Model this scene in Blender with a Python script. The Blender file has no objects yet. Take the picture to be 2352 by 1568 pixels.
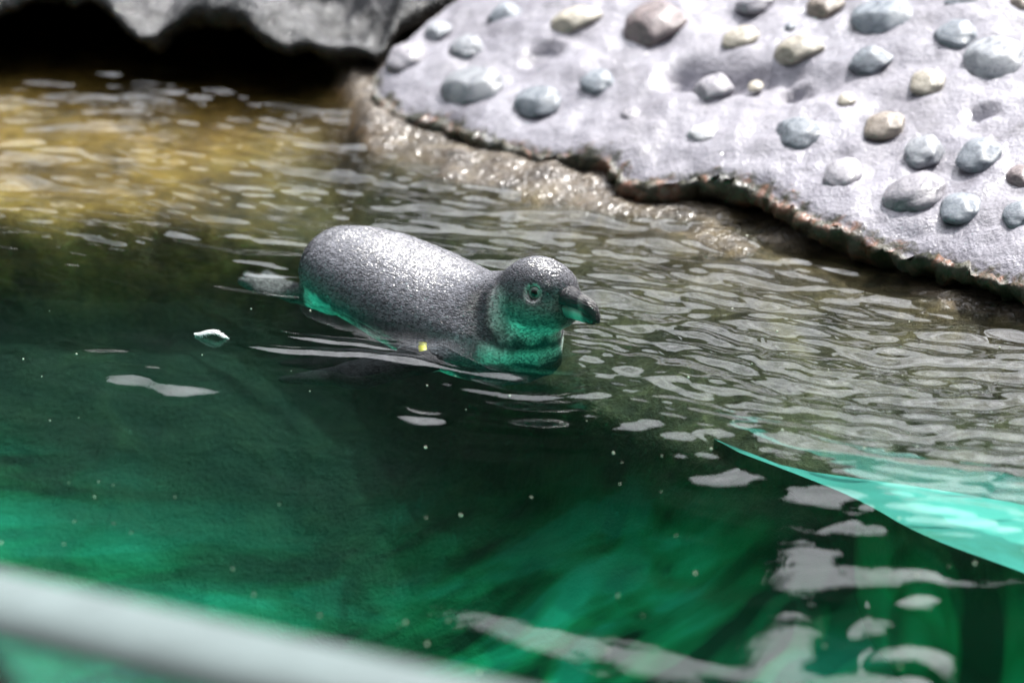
import bpy, bmesh, math, random
import numpy as np
from mathutils import Vector, Matrix, noise

R = math.radians
sc = bpy.context.scene
col = sc.collection

# ------------------------------------------------------------------ camera
CAM = Vector((0.0, 0.0, 1.37)); PITCH = 20.0; ROLL = 0.0; LENS = 118.0
cd = bpy.data.cameras.new('camera'); cam = bpy.data.objects.new('camera', cd); col.objects.link(cam)
cam.location = CAM
cam.rotation_euler = (Matrix.Rotation(R(90 - PITCH), 3, 'X') @ Matrix.Rotation(R(ROLL), 3, 'Z')).to_euler()
cd.lens = LENS; cd.sensor_width = 36; cd.clip_start = 0.05; cd.clip_end = 4000
cd.dof.use_dof = True; cd.dof.focus_distance = 4.0; cd.dof.aperture_fstop = 2.8; cd.dof.aperture_blades = 9
sc.camera = cam
# ------------------------------------------------------------------ sky, sun, exposure
SUN_EL, SUN_AZ = 56.0, 38.0            # azimuth measured from +Y towards +X
w = bpy.data.worlds.new('World'); sc.world = w; w.use_nodes = True
nt = w.node_tree; bg = nt.nodes['Background']
sky = nt.nodes.new('ShaderNodeTexSky'); sky.sky_type = 'NISHITA'; sky.sun_disc = False
sky.sun_elevation = R(SUN_EL); sky.sun_rotation = R(SUN_AZ); sky.dust_density = 4.0; sky.air_density = 1.0
sky.ozone_density = 1.0
tcw = nt.nodes.new('ShaderNodeTexCoord')
cn = nt.nodes.new('ShaderNodeTexNoise'); cn.inputs['Scale'].default_value = 2.4; cn.inputs['Detail'].default_value = 7; cn.inputs['Roughness'].default_value = .58
nt.links.new(tcw.outputs['Generated'], cn.inputs['Vector'])
cr = nt.nodes.new('ShaderNodeValToRGB'); cr.color_ramp.elements[0].position = .42; cr.color_ramp.elements[1].position = .60
nt.links.new(cn.outputs[0], cr.inputs[0])
# sunlit haze and thin cloud, brighter towards the sun as forward scattering makes it
sdir = Vector((math.sin(R(SUN_AZ)) * math.cos(R(SUN_EL)), math.cos(R(SUN_AZ)) * math.cos(R(SUN_EL)), math.sin(R(SUN_EL))))
dp = nt.nodes.new('ShaderNodeVectorMath'); dp.operation = 'DOT_PRODUCT'; dp.inputs[1].default_value = sdir
nt.links.new(tcw.outputs['Generated'], dp.inputs[0])
def wm(op, a, b, cl=False):
    n = nt.nodes.new('ShaderNodeMath'); n.operation = op; n.use_clamp = cl
    if hasattr(a, 'links'): nt.links.new(a, n.inputs[0])
    else: n.inputs[0].default_value = a
    n.inputs[1].default_value = b
    return n.outputs[0]
gw = wm('ADD', wm('MULTIPLY', wm('POWER', wm('MAXIMUM', dp.outputs['Value'], 0.0), 8.0), 185.0), 5.0)
cc = nt.nodes.new('ShaderNodeCombineColor')
nt.links.new(wm('MULTIPLY', gw, .97), cc.inputs[0]); nt.links.new(wm('MULTIPLY', gw, .985), cc.inputs[1]); nt.links.new(wm('MULTIPLY', gw, 1.03), cc.inputs[2])
cm = nt.nodes.new('ShaderNodeMix'); cm.data_type = 'RGBA'
nt.links.new(cr.outputs[0], cm.inputs[0]); nt.links.new(sky.outputs[0], cm.inputs[6]); nt.links.new(cc.outputs[0], cm.inputs[7])
nt.links.new(cm.outputs[2], bg.inputs[0]); bg.inputs[1].default_value = 0.07
sl = bpy.data.lights.new('sun', 'SUN'); so = bpy.data.objects.new('sun', sl); col.objects.link(so)
sl.energy = 5.0; sl.angle = R(0.55); sl.color = (1.0, 0.965, 0.91)
sd = Vector((math.sin(R(SUN_AZ)) * math.cos(R(SUN_EL)), math.cos(R(SUN_AZ)) * math.cos(R(SUN_EL)), math.sin(R(SUN_EL))))
so.rotation_euler = sd.to_track_quat('Z', 'Y').to_euler(); so.location = sd * 30
vs = sc.view_settings
vs.view_transform = 'Standard'; vs.look = 'None'; vs.gamma = 1; vs.use_curve_mapping = False; vs.exposure = 0.8
sc.render.engine = 'CYCLES'
cy = sc.cycles
cy.use_denoising = True; cy.max_bounces = 8; cy.diffuse_bounces = 3; cy.glossy_bounces = 4; cy.transmission_bounces = 6
cy.transparent_max_bounces = 10; cy.volume_bounces = 0; cy.caustics_reflective = False; cy.caustics_refractive = True
cy.sample_clamp_indirect = 6.0; cy.sample_clamp_direct = 0.0
cy.use_adaptive_sampling = False

# ------------------------------------------------------------------ helpers
FPX = LENS / 36 * 2352                 # photograph coordinates used below are on a 2352 x 1568 grid
CM = cam.rotation_euler.to_matrix()
def ray(px, py):
    return (CM @ Vector(((px - 1176) / FPX, -(py - 784) / FPX, -1))).normalized()
def at(px, py, z=0.0):
    d = ray(px, py); t = (z - CAM.z) / d.z
    return CAM + d * t
def link(o, parent=None):
    col.objects.link(o)
    if parent is not None: o.parent = parent
    return o
def tag(o, label=None, cat=None, group=None, kind=None):
    if label: o['label'] = label
    if cat: o['category'] = cat
    if group: o['group'] = group
    if kind: o['kind'] = kind
    return o
def mesh_obj(name, verts, faces, mat, parent=None, smooth=True):
    me = bpy.data.meshes.new(name)
    me.from_pydata([tuple(v) for v in verts], [], faces if isinstance(faces, list) else faces.tolist()); me.update()
    if smooth: me.polygons.foreach_set('use_smooth', np.ones(len(me.polygons), dtype=bool))
    if mat: me.materials.append(mat)
    return link(bpy.data.objects.new(name, me), parent)
def bm_obj(name, bm, mat, parent=None, smooth=True):
    me = bpy.data.meshes.new(name); bm.to_mesh(me); bm.free()
    if smooth: me.polygons.foreach_set('use_smooth', np.ones(len(me.polygons), dtype=bool))
    if mat: me.materials.append(mat)
    return link(bpy.data.objects.new(name, me), parent)
def empty(name, loc, rz=0.0):
    e = bpy.data.objects.new(name, None); col.objects.link(e); e.location = loc; e.rotation_euler = (0, 0, rz)
    e.empty_display_size = 0.1
    return e
def grid_faces(nu, nv):
    i = np.arange(nu - 1)[:, None] * nv + np.arange(nv - 1)[None, :]
    return np.stack([i, i + nv, i + nv + 1, i + 1], -1).reshape(-1, 4)
def spaced(a, b, step, lo, hi, grow=1.12):
    """dense between a and b, growing steps out to lo and hi"""
    mid = list(np.arange(a, b + step * .5, step)); s = step; x = a; left = []
    while x > lo: s *= grow; x -= s; left.append(max(x, lo))
    s = step; x = mid[-1]; right = []
    while x < hi: s *= grow; x += s; right.append(min(x, hi))
    return np.array(left[::-1] + mid + right)
def fbm(x, y, scale, octaves=4, seed=0.0, H=0.9):
    x = np.asarray(x, float); y = np.asarray(y, float)
    out = np.empty(x.size); xs = x.ravel() / scale; ys = y.ravel() / scale
    f = noise.fractal
    for i in range(x.size): out[i] = f((xs[i], ys[i], seed), H, 2.0, octaves)
    return out.reshape(x.shape)
def sstep(a, b, x):
    t = np.clip((x - a) / (b - a), 0, 1); return t * t * (3 - 2 * t)

# ------------------------------------------------------------------ materials
def mat(name):
    m = bpy.data.materials.new(name); m.use_nodes = True
    return m, m.node_tree, m.node_tree.nodes['Principled BSDF']
def N(t, kind, **kw):
    n = t.nodes.new(kind)
    for k, v in kw.items():
        if k == 'inp':
            for a, b in v.items(): n.inputs[a].default_value = b
        else: setattr(n, k, v)
    return n
def L(t, a, b): t.links.new(a, b)
def ramp(t, fac, stops):
    n = t.nodes.new('ShaderNodeValToRGB'); e = n.color_ramp.elements
    while len(e) < len(stops): e.new(0.5)
    for el, (p, c) in zip(e, stops): el.position = p; el.color = (*c, 1) if len(c) == 3 else c
    L(t, fac, n.inputs[0]); return n
def noise_tex(t, scale, detail=5, rough=.55, dist=0.0, vec=None):
    n = N(t, 'ShaderNodeTexNoise', inp={'Scale': scale, 'Detail': detail, 'Roughness': rough, 'Distortion': dist})
    if vec: L(t, vec, n.inputs['Vector'])
    return n
def pos(t): return t.nodes.new('ShaderNodeNewGeometry').outputs['Position']
def mixc(t, fac, a, b, mode='MIX'):
    n = N(t, 'ShaderNodeMix', data_type='RGBA', blend_type=mode)
    for s, v in ((n.inputs[0], fac), (n.inputs[6], a), (n.inputs[7], b)):
        if hasattr(v, 'links'): L(t, v, s)
        elif isinstance(v, (int, float)): s.default_value = v
        else: s.default_value = (*v, 1)
    return n.outputs[2]
def math_n(t, op, a, b=None, c=None, clamp=False):
    n = N(t, 'ShaderNodeMath', operation=op, use_clamp=clamp)
    for i, v in enumerate((a, b, c)):
        if v is None: continue
        if hasattr(v, 'links'): L(t, v, n.inputs[i])
        else: n.inputs[i].default_value = v
    return n.outputs[0]
def bump(t, height, strength, dist, normal=None):
    n = N(t, 'ShaderNodeBump', inp={'Strength': strength, 'Distance': dist}); L(t, height, n.inputs['Height'])
    if normal: L(t, normal, n.inputs['Normal'])
    return n.outputs[0]

def mat_water():
    m, t, p = mat('pool_water'); t.nodes.remove(p); out = t.nodes['Material Output']
    nz = noise_tex(t, 38, 3, .5, 0.6, None); L(t, pos(t), nz.inputs['Vector'])
    bn = bump(t, nz.outputs[0], .03, .004)
    fr = N(t, 'ShaderNodeFresnel', inp={'IOR': 1.333}); L(t, bn, fr.inputs['Normal'])
    gl = N(t, 'ShaderNodeBsdfGlossy', inp={'Roughness': 0.0, 'Color': (1, 1, 1, 1)}); L(t, bn, gl.inputs['Normal'])
    tr = N(t, 'ShaderNodeBsdfTransparent', inp={'Color': (.97, 1, .99, 1)})
    rf = N(t, 'ShaderNodeBsdfRefraction', inp={'IOR': 1.06, 'Roughness': 0.0, 'Color': (.97, 1, .99, 1)}); L(t, bn, rf.inputs['Normal'])
    mx = N(t, 'ShaderNodeMixShader', inp={0: .32}); L(t, tr.outputs[0], mx.inputs[1]); L(t, rf.outputs[0], mx.inputs[2])
    m2 = N(t, 'ShaderNodeMixShader'); L(t, fr.outputs[0], m2.inputs[0]); L(t, mx.outputs[0], m2.inputs[1]); L(t, gl.outputs[0], m2.inputs[2])
    L(t, m2.outputs[0], out.inputs['Surface'])
    va = N(t, 'ShaderNodeVolumeAbsorption', inp={'Color': (.12, .90, .80, 1), 'Density': 1.35})
    L(t, va.outputs[0], out.inputs['Volume'])
    return m

def mat_bed():
    m, t, p = mat('pool_bed_rock'); P = pos(t)
    n1 = noise_tex(t, 9, 6, .65, .8, P); n2 = noise_tex(t, 42, 5, .65, .5, P); n3 = noise_tex(t, 3.1, 5, .6, 1.2, P)
    gold = ramp(t, n1.outputs[0], [(.30, (.05, .022, .006)), (.46, (.21, .10, .018)), (.6, (.40, .205, .042)), (.78, (.52, .33, .12))]).outputs[0]
    spk = ramp(t, n2.outputs[0], [(.35, (.25, .25, .25)), (.65, (1, 1, 1))]).outputs[0]
    gold = mixc(t, .7, gold, spk, 'MULTIPLY')
    mp = N(t, 'ShaderNodeMapping', inp={'Scale': (.85, 2.4, 1.2), 'Rotation': (0, 0, .2)}); L(t, P, mp.inputs[0])
    n4 = noise_tex(t, 2.7, 2.5, .45, 1.7, mp.outputs[0])
    teal = ramp(t, n4.outputs[0], [(.40, (.004, .030, .014)), (.46, (.016, .20, .075)), (.52, (.026, .34, .155)), (.60, (.06, .54, .35))]).outputs[0]
    sx = N(t, 'ShaderNodeSeparateXYZ'); L(t, P, sx.inputs[0])
    zz = math_n(t, 'ADD', sx.outputs[2], math_n(t, 'MULTIPLY', n3.outputs[0], .06))
    olive = mixc(t, .7, ramp(t, n1.outputs[0], [(.28, (.014, .011, .006)), (.47, (.06, .045, .018)), (.62, (.13, .10, .045)), (.80, (.22, .17, .09))]).outputs[0], spk, 'MULTIPLY')
    fx = ramp(t, math_n(t, 'ADD', math_n(t, 'ADD', sx.outputs[0], .5), math_n(t, 'MULTIPLY', n3.outputs[0], .3)), [(.22, (0, 0, 0)), (.50, (1, 1, 1))]).outputs[0]
    gold = mixc(t, fx, gold, olive)
    bare = mixc(t, .8, ramp(t, n1.outputs[0], [(.28, (.05, .04, .03)), (.5, (.15, .12, .09)), (.75, (.26, .22, .17))]).outputs[0], spk, 'MULTIPLY')
    gold = mixc(t, ramp(t, math_n(t, 'ADD', zz, .5), [(.525, (0, 0, 0)), (.545, (1, 1, 1))]).outputs[0], gold, bare)
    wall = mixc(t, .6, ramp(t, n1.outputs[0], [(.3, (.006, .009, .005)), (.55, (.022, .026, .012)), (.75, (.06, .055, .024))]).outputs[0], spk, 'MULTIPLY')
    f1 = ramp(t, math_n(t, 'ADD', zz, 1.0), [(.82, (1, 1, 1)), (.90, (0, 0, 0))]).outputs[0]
    zx = math_n(t, 'SUBTRACT', zz, math_n(t, 'MULTIPLY', math_n(t, 'MAXIMUM', math_n(t, 'ADD', sx.outputs[0], .22), math_n(t, 'MULTIPLY', math_n(t, 'ADD', sx.outputs[0], .22), -.35)), .60))
    f2 = ramp(t, math_n(t, 'ADD', zx, 1.0), [(.42, (1, 1, 1)), (.60, (0, 0, 0))]).outputs[0]
    nearw = math_n(t, 'ADD', math_n(t, 'ADD', sx.outputs[1], math_n(t, 'MULTIPLY', sx.outputs[0], .518)), math_n(t, 'MULTIPLY', n4.outputs[0], .5))
    f3 = ramp(t, math_n(t, 'MULTIPLY', nearw, .2), [(.665, (1, 1, 1)), (.75, (0, 0, 0))]).outputs[0]
    f4 = ramp(t, math_n(t, 'ADD', math_n(t, 'MULTIPLY', sx.outputs[0], .3), math_n(t, 'MULTIPLY', n4.outputs[0], .06)), [(.27, (0, 0, 0)), (.33, (1, 1, 1))]).outputs[0]
    teal = mixc(t, math_n(t, 'MAXIMUM', f3, f4), teal, (.42, .90, .82))
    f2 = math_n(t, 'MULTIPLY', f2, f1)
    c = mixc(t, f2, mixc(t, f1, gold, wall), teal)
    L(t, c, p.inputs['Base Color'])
    p.inputs['Roughness'].default_value = .6; p.inputs['Specular IOR Level'].default_value = .15
    sm = math_n(t, 'SUBTRACT', 1.0, f2)
    b1 = N(t, 'ShaderNodeBump', inp={'Distance': .03}); L(t, n1.outputs[0], b1.inputs['Height']); L(t, math_n(t, 'MULTIPLY', sm, .5), b1.inputs['Strength'])
    b2 = N(t, 'ShaderNodeBump', inp={'Distance': .008}); L(t, noise_tex(t, 150, 4, .7, .3, P).outputs[0], b2.inputs['Height']); L(t, math_n(t, 'MULTIPLY', sm, .8), b2.inputs['Strength'])
    L(t, b1.outputs[0], b2.inputs['Normal']); b2 = b2.outputs[0]
    L(t, b2, p.inputs['Normal'])
    film = noise_tex(t, 75, 2, .5, .4, P)
    L(t, ramp(t, math_n(t, 'ADD', sx.outputs[2], .5), [(.494, (0, 0, 0)), (.506, (1, 1, 1))]).outputs[0], p.inputs['Coat Weight']); p.inputs['Coat Roughness'].default_value = .15; p.inputs['Coat IOR'].default_value = 1.4
    L(t, bump(t, film.outputs[0], 1.0, .010), p.inputs['Coat Normal'])
    return m

def mat_turquoise():
    m, t, p = mat('turquoise_pool_paint'); P = pos(t)
    n1 = noise_tex(t, 6, 6, .6, .7, P)
    n2 = noise_tex(t, 2.2, 4, .6, 1.8, P)
    pt = ramp(t, n1.outputs[0], [(.3, (.025, .19, .155)), (.55, (.04, .28, .24)), (.75, (.06, .34, .30))]).outputs[0]
    L(t, mixc(t, ramp(t, n2.outputs[0], [(.36, (1, 1, 1)), (.50, (0, 0, 0))]).outputs[0], pt, (.015, .14, .07)), p.inputs['Base Color'])
    p.inputs['Roughness'].default_value = .6
    return m

def mat_slab():
    m, t, p = mat('pale_lilac_concrete'); P = pos(t)
    n1 = noise_tex(t, 7, 6, .6, .6, P); n2 = noise_tex(t, 55, 5, .65, .2, P); n3 = noise_tex(t, 200, 3, .6, 0, P)
    base = ramp(t, n1.outputs[0], [(.30, (.15, .144, .165)), (.46, (.235, .227, .26)), (.62, (.285, .277, .315)), (.8, (.35, .345, .38))]).outputs[0]
    dirt = ramp(t, n2.outputs[0], [(.30, (.42, .40, .42)), (.5, (1, 1, 1))]).outputs[0]
    base = mixc(t, .5, base, dirt, 'MULTIPLY')
    a = N(t, 'ShaderNodeAttribute', attribute_name='edge'); e = a.outputs['Fac']
    n5 = noise_tex(t, 26, 5, .7, .8, P)
    ec = ramp(t, n5.outputs[0], [(.36, (.012, .012, .009)), (.47, (.035, .036, .018)), (.55, (.075, .060, .042)), (.62, (.20, .095, .06)), (.74, (.24, .21, .19))]).outputs[0]
    ef = math_n(t, 'ADD', e, math_n(t, 'MULTIPLY', math_n(t, 'SUBTRACT', n2.outputs[0], .5), .9))
    ef = ramp(t, ef, [(.40, (0, 0, 0)), (.56, (1, 1, 1))]).outputs[0]
    L(t, mixc(t, ef, base, ec), p.inputs['Base Color'])
    n6 = noise_tex(t, 11, 4, .6, .5, P)
    L(t, ramp(t, n6.outputs[0], [(.40, (.22, .22, .22)), (.60, (.62, .62, .62))]).outputs[0], p.inputs['Roughness'])
    b1 = bump(t, n2.outputs[0], .4, .009); b2 = bump(t, n3.outputs[0], .4, .004, b1)
    film = noise_tex(t, 90, 2, .5, .4, P); wetm = noise_tex(t, 4.5, 3, .5, .3, P)
    L(t, ramp(t, wetm.outputs[0], [(.50, (0, 0, 0)), (.66, (1, 1, 1))]).outputs[0], p.inputs['Coat Weight'])
    p.inputs['Coat Roughness'].default_value = .15; p.inputs['Coat IOR'].default_value = 1.4
    L(t, bump(t, film.outputs[0], .8, .008), p.inputs['Coat Normal'])
    L(t, b2, p.inputs['Normal'])
    return m

def mat_pebble():
    m, t, p = mat('smooth_pebble')
    oi = N(t, 'ShaderNodeObjectInfo'); tc = N(t, 'ShaderNodeTexCoord')
    ad = N(t, 'ShaderNodeVectorMath', operation='ADD'); L(t, tc.outputs['Object'], ad.inputs[0]); L(t, oi.outputs['Location'], ad.inputs[1])
    n1 = noise_tex(t, 1.6, 5, .6, 1.5, ad.outputs[0]); n2 = noise_tex(t, 9, 4, .7, .2, ad.outputs[0])
    v = ramp(t, n1.outputs[0], [(.32, (.62, .62, .64)), (.5, (1, 1, 1)), (.64, (1.22, 1.2, 1.18))]).outputs[0]
    c = mixc(t, 1.0, oi.outputs['Color'], v, 'MULTIPLY')
    s = ramp(t, n2.outputs[0], [(.33, (.55, .55, .55)), (.48, (1, 1, 1))]).outputs[0]
    L(t, mixc(t, .5, c, s, 'MULTIPLY'), p.inputs['Base Color'])
    L(t, ramp(t, n1.outputs[0], [(.35, (.18, .18, .18)), (.65, (.42, .42, .42))]).outputs[0], p.inputs['Roughness'])
    L(t, bump(t, n2.outputs[0], .25, .05), p.inputs['Normal'])
    return m

def mat_rock(name, dark, mid, light, scale=3.0, rough=(.35, .75)):
    m, t, p = mat(name); P = pos(t)
    n1 = noise_tex(t, scale, 7, .62, .8, P); n2 = noise_tex(t, scale * 7, 5, .65, .3, P)
    c = ramp(t, n1.outputs[0], [(.3, dark), (.5, mid), (.72, light)]).outputs[0]
    s = ramp(t, n2.outputs[0], [(.32, (.4, .4, .4)), (.55, (1, 1, 1))]).outputs[0]
    L(t, mixc(t, .6, c, s, 'MULTIPLY'), p.inputs['Base Color'])
    L(t, ramp(t, n2.outputs[0], [(.35, (rough[0],) * 3), (.65, (rough[1],) * 3)]).outputs[0], p.inputs['Roughness'])
    b1 = bump(t, n1.outputs[0], .7, .06); L(t, bump(t, n2.outputs[0], .6, .015, b1), p.inputs['Normal'])
    return m

def mat_acrylic():
    m, t, p = mat('aqua_acrylic'); t.nodes.remove(p); out = t.nodes['Material Output']
    fr = N(t, 'ShaderNodeFresnel', inp={'IOR': 1.45})
    gl = N(t, 'ShaderNodeBsdfGlossy', inp={'Roughness': .02})
    tr = N(t, 'ShaderNodeBsdfTransparent', inp={'Color': (.45, .86, .82, 1)})
    mx = N(t, 'ShaderNodeMixShader'); L(t, fr.outputs[0], mx.inputs[0]); L(t, tr.outputs[0], mx.inputs[1]); L(t, gl.outputs[0], mx.inputs[2])
    L(t, mx.outputs[0], out.inputs['Surface'])
    return m
def mat_plain(name, c, rough=.5, metal=0.0, spec=.5):
    m, t, p = mat(name); P = pos(t)
    n1 = noise_tex(t, 18, 5, .6, .3, P)
    L(t, mixc(t, 1.0, c, ramp(t, n1.outputs[0], [(.3, (.8, .8, .8)), (.7, (1.1, 1.1, 1.1))]).outputs[0], 'MULTIPLY'), p.inputs['Base Color'])
    p.inputs['Roughness'].default_value = rough; p.inputs['Metallic'].default_value = metal
    p.inputs['Specular IOR Level'].default_value = spec
    return m

M_water, M_bed, M_turq, M_slab, M_peb = mat_water(), mat_bed(), mat_turquoise(), mat_slab(), mat_pebble()
M_boulder = mat_rock('grey_wet_boulder', (.008, .009, .010), (.022, .024, .026), (.13, .13, .14), 8.0, (.15, .45))
M_cliff = mat_rock('dark_cliff_rock', (.025, .028, .025), (.05, .055, .05), (.10, .10, .095), 1.2, (.6, .95))
M_acr = mat_acrylic()
M_rail = mat_plain('frosted_rail', (.125, .16, .163), .75, 0.0, .2)
M_deck = mat_plain('deck_concrete', (.30, .29, .28), .8)
M_ground = mat_plain('earth', (.12, .11, .08), .9)

# ------------------------------------------------------------------ layout lines (from the photograph to the water plane)
SH = -0.518                                             # the panel and the pool run askew to the camera
def poly_fn(pts):
    pts = sorted([(p.x, p.y) for p in pts]); xs = np.array([p[0] for p in pts]); ys = np.array([p[1] for p in pts])
    def f(x):
        x = np.asarray(x, float)
        y = np.interp(x, xs, ys)
        y = np.where(x > xs[-1], ys[-1] + (x - xs[-1]) * -.75, y)
        y = np.where(x < xs[0], ys[0] + (x - xs[0]) * -.25, y)
        return y
    return f
shoreY = poly_fn([Vector((-.62, 6.2, 0)), Vector((-.40, 6.0, 0))] +
                 [at(*p) for p in [(790, 230), (830, 335), (900, 372), (1000, 405), (1300, 468), (1440, 500), (1700, 572), (2000, 640), (2352, 718)]])
shelfY = poly_fn([at(*p, -.10) for p in [(-60, 545), (180, 545), (400, 545), (560, 550), (690, 565), (900, 635), (1200, 770), (1350, 850),
                                      (1600, 955), (1820, 1040), (2146, 1085), (2352, 1120)]])
def panelY(x): return 2.03 + SH * (np.asarray(x) + .34)

# ------------------------------------------------------------------ pool bed
def build_bed():
    xs = spaced(-.9, .9, .012, -4.2, 4.2, 1.15); rs = spaced(2.3, 5.6, .012, 1.75, 7.6, 1.15)
    X, Rr = np.meshgrid(xs, rs, indexing='ij'); Y = Rr + SH * X
    sh, sf = shoreY(X), shelfY(X)
    sh = np.maximum(sh, sf + .12)
    nz = fbm(X, Y, .22, 5, 1.3) * .018 + fbm(X, Y, .05, 3, 7.7) * .006
    t = (Y - sf) / (sh - sf)
    shelf = -(.15 - .08 * sstep(-.1, -.45, X)) * (1 - np.clip(t, 0, 1)) ** 1.1
    land = np.clip(Y - sh, 0, None); up = .17 * np.minimum(land, .13) 
    drop = sstep(0, .09, sf - Y) * .14 + .50 * np.clip(sf - Y - .05, 0, 1.25)
    Z = shelf + up - drop + nz * (1 - .7 * sstep(.15, .3, drop))
    V = np.stack([X, Y, Z], -1).reshape(-1, 3)
    o = mesh_obj('pool_bed', V, grid_faces(len(xs), len(rs)), M_bed)
    tag(o, 'golden brown rock shelf dropping to a green algae covered pool floor', None, None, 'structure')
    return o
build_bed()

# ------------------------------------------------------------------ water
CHEST = Vector((.05, 3.77))
def waves(X, Y):
    rng = np.random.RandomState(4)
    wx = X + .02 * np.sin(Y * 5.1 + 1.0) + .015 * np.sin(X * 7.3 + Y * 3)
    wy = Y + .05 * np.sin(X * 3.1 + .4) + .03 * np.sin(X * 6.7 - Y * 2.2)
    Z = np.zeros_like(X)
    # long, calm undulation
    for i in range(9):
        lam = rng.uniform(.10, .38); th = math.atan2(.97, .25) + rng.normal(0, .22); ph = rng.uniform(0, 6.28)
        k = 2 * math.pi / lam; A = .0135 * lam / 2 / math.pi
        Z += (.5 + .5 * sstep(3.2, 3.8, Y)) * A * np.sin(k * (math.cos(th) * wx + math.sin(th) * wy) + ph)
    # ripples
    right = sstep(.0, .45, X + .55 * (Y - 3.55)) * sstep(3.30, 3.75, Y + .55 * X)
    back = sstep(3.9, 4.35, Y)
    amp = .035 + 1.0 * np.maximum(right, back * .9)
    # (long-crested groups, so the crests read as stretched streaks)
    for lo_l, hi_l, cnt, sl, spr in ((.050, .150, 26, .046, .36), (.019, .048, 44, .046, .32)):
        for i in range(cnt):
            lam = lo_l * (hi_l / lo_l) ** rng.uniform(0, 1); th = math.atan2(.97, .25) + rng.normal(0, spr); ph = rng.uniform(0, 6.28)
            k = 2 * math.pi / lam; A = sl * lam / 2 / math.pi
            gm = .6 + .4 * np.sin(rng.uniform(2, 7) * X + rng.uniform(3, 9) * Y + rng.uniform(0, 6))
            Z += amp * gm * A * np.sin(k * (math.cos(th) * wx + math.sin(th) * wy) + ph)
    # rings pushed out by the swimming penguin
    dx, dy = X - CHEST.x, Y - CHEST.y; d = np.hypot(dx, dy)
    Z += .0011 * np.exp(-(d / .25) ** 2) * np.cos(2 * math.pi * (d - .07) / .055)
    # low, short swells that each lift a sliver of sky into view
    for (a, b, A, s) in (((100, 795), (360, 832), .0032, .020), ((160, 845), (540, 892), .0046, .030), ((880, 940), (1040, 960), .0026, .016), ((1290, 945), (1660, 990), .0024, .024),
                         ((1480, 995), (1650, 1010), .0018, .018), ((1660, 1008), (1870, 1030), .0018, .018), ((1480, 1030), (1760, 1055), .0024, .022), ((1560, 1080), (1770, 1092), .0028, .026),
                         ((1740, 1092), (2360, 1180), .0030, .030), ((1880, 1190), (2080, 1210), .0022, .022), ((1600, 950), (2200, 1090), .0022, .02), ((1950, 1150), (2380, 1210), .003, .03),
                         ((1940, 1318), (2170, 1300), .0032, .026), ((1880, 1385), (2180, 1370), .0030, .026), ((1900, 1440), (2130, 1430), .0034, .028), ((1880, 1500), (2200, 1490), .0040, .034), ((1860, 1560), (2150, 1550), .0040, .034)):
        p, q = at(*a), at(*b); u = Vector((q.x - p.x, q.y - p.y)); ln = u.length; u /= ln
        al = (X - p.x) * u.x + (Y - p.y) * u.y; ac = (X - p.x) * -u.y + (Y - p.y) * u.x + .008 * np.sin(al * 31 + a[0]) + .004 * np.sin(al * 77 + a[1])
        t_ = np.clip(al / ln, 0, 1); m = (np.sin(math.pi * t_) ** .8) * ((al > 0) & (al < ln))
        Z += A * m * np.exp(-(ac / s) ** 2)
    # wake crests trailing back from the chest
    for (a, b, A, s) in (((505, 780), (1110, 852), .0020, .0085), ((555, 742), (1000, 830), .0018, .008), ((430, 640), (900, 730), .0014, .009)):
        p, q = at(*a), at(*b); u = Vector((q.x - p.x, q.y - p.y)); ln = u.length; u /= ln
        al = (X - p.x) * u.x + (Y - p.y) * u.y; ac = (X - p.x) * -u.y + (Y - p.y) * u.x + .01 * np.sin(al * 22)
        m = sstep(-.03, .12, al) * (1 - sstep(ln - .1, ln + .05, al))
        Z += A * m * np.exp(-(ac / s) ** 2)
    return Z * sstep(6.9, 6.2, Y - SH * X * 0)
def build_water():
    xs = spaced(-.85, .85, .0060, -4, 4, 1.15); rs = spaced(2.45, 5.35, .0045, 1.905, 7.2, 1.15)
    X, Rr = np.meshgrid(xs, rs, indexing='ij'); Y = Rr + SH * X
    Z = waves(X, Y)
    nu, nv = len(xs), len(rs)
    V = np.stack([X, Y, Z], -1).reshape(-1, 3); F = grid_faces(nu, nv).tolist()
    # closed body: side walls and a floor below the bed
    idx = np.arange(nu * nv).reshape(nu, nv)
    loop = list(idx[:, 0]) + list(idx[-1, 1:]) + list(idx[-2::-1, -1]) + list(idx[0, -2:0:-1])
    base = len(V); low = V[loop].copy(); low[:, 2] = -1.2; V = np.vstack([V, low]); n = len(loop)
    for i in range(n):
        j = (i + 1) % n; F.append([int(loop[j]), int(loop[i]), base + i, base + j])
    F.append([base + i for i in range(n)][::-1])
    o = mesh_obj('water', V, F, M_water); tag(o, 'clear green pool water with ripples and a penguin wake', None, None, 'structure')
    return o
water = build_water()

# ------------------------------------------------------------------ turquoise ledge on the pool wall
def prism(name, plan, z0, z1, m, parent=None, bev=0.0):
    bm = bmesh.new()
    vs_ = [bm.verts.new((p[0], p[1], z1)) for p in plan]; f = bm.faces.new(vs_)
    if f.normal.z < 0: f.normal_flip()
    r = bmesh.ops.extrude_face_region(bm, geom=[f])
    for v in r['geom']:
        if isinstance(v, bmesh.types.BMVert): v.co.z = z0
    bmesh.ops.recalc_face_normals(bm, faces=bm.faces)
    if bev: bmesh.ops.bevel(bm, geom=list(bm.edges), offset=bev, segments=2, affect='EDGES')
    return bm_obj(name, bm, m, parent, False)
zl = -.125
low_ = [at(*p, zl) for p in [(2760, 1470), (2352, 1314), (2114, 1230), (1982, 1150), (1845, 1094), (1700, 1040)]]
for _ in range(3):                                      # round the corners of the outline (corner cutting)
    low_ = [low_[0]] + [v for a_, b_ in zip(low_, low_[1:]) for v in (a_.lerp(b_, .25), a_.lerp(b_, .75))] + [low_[-1]]
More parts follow.
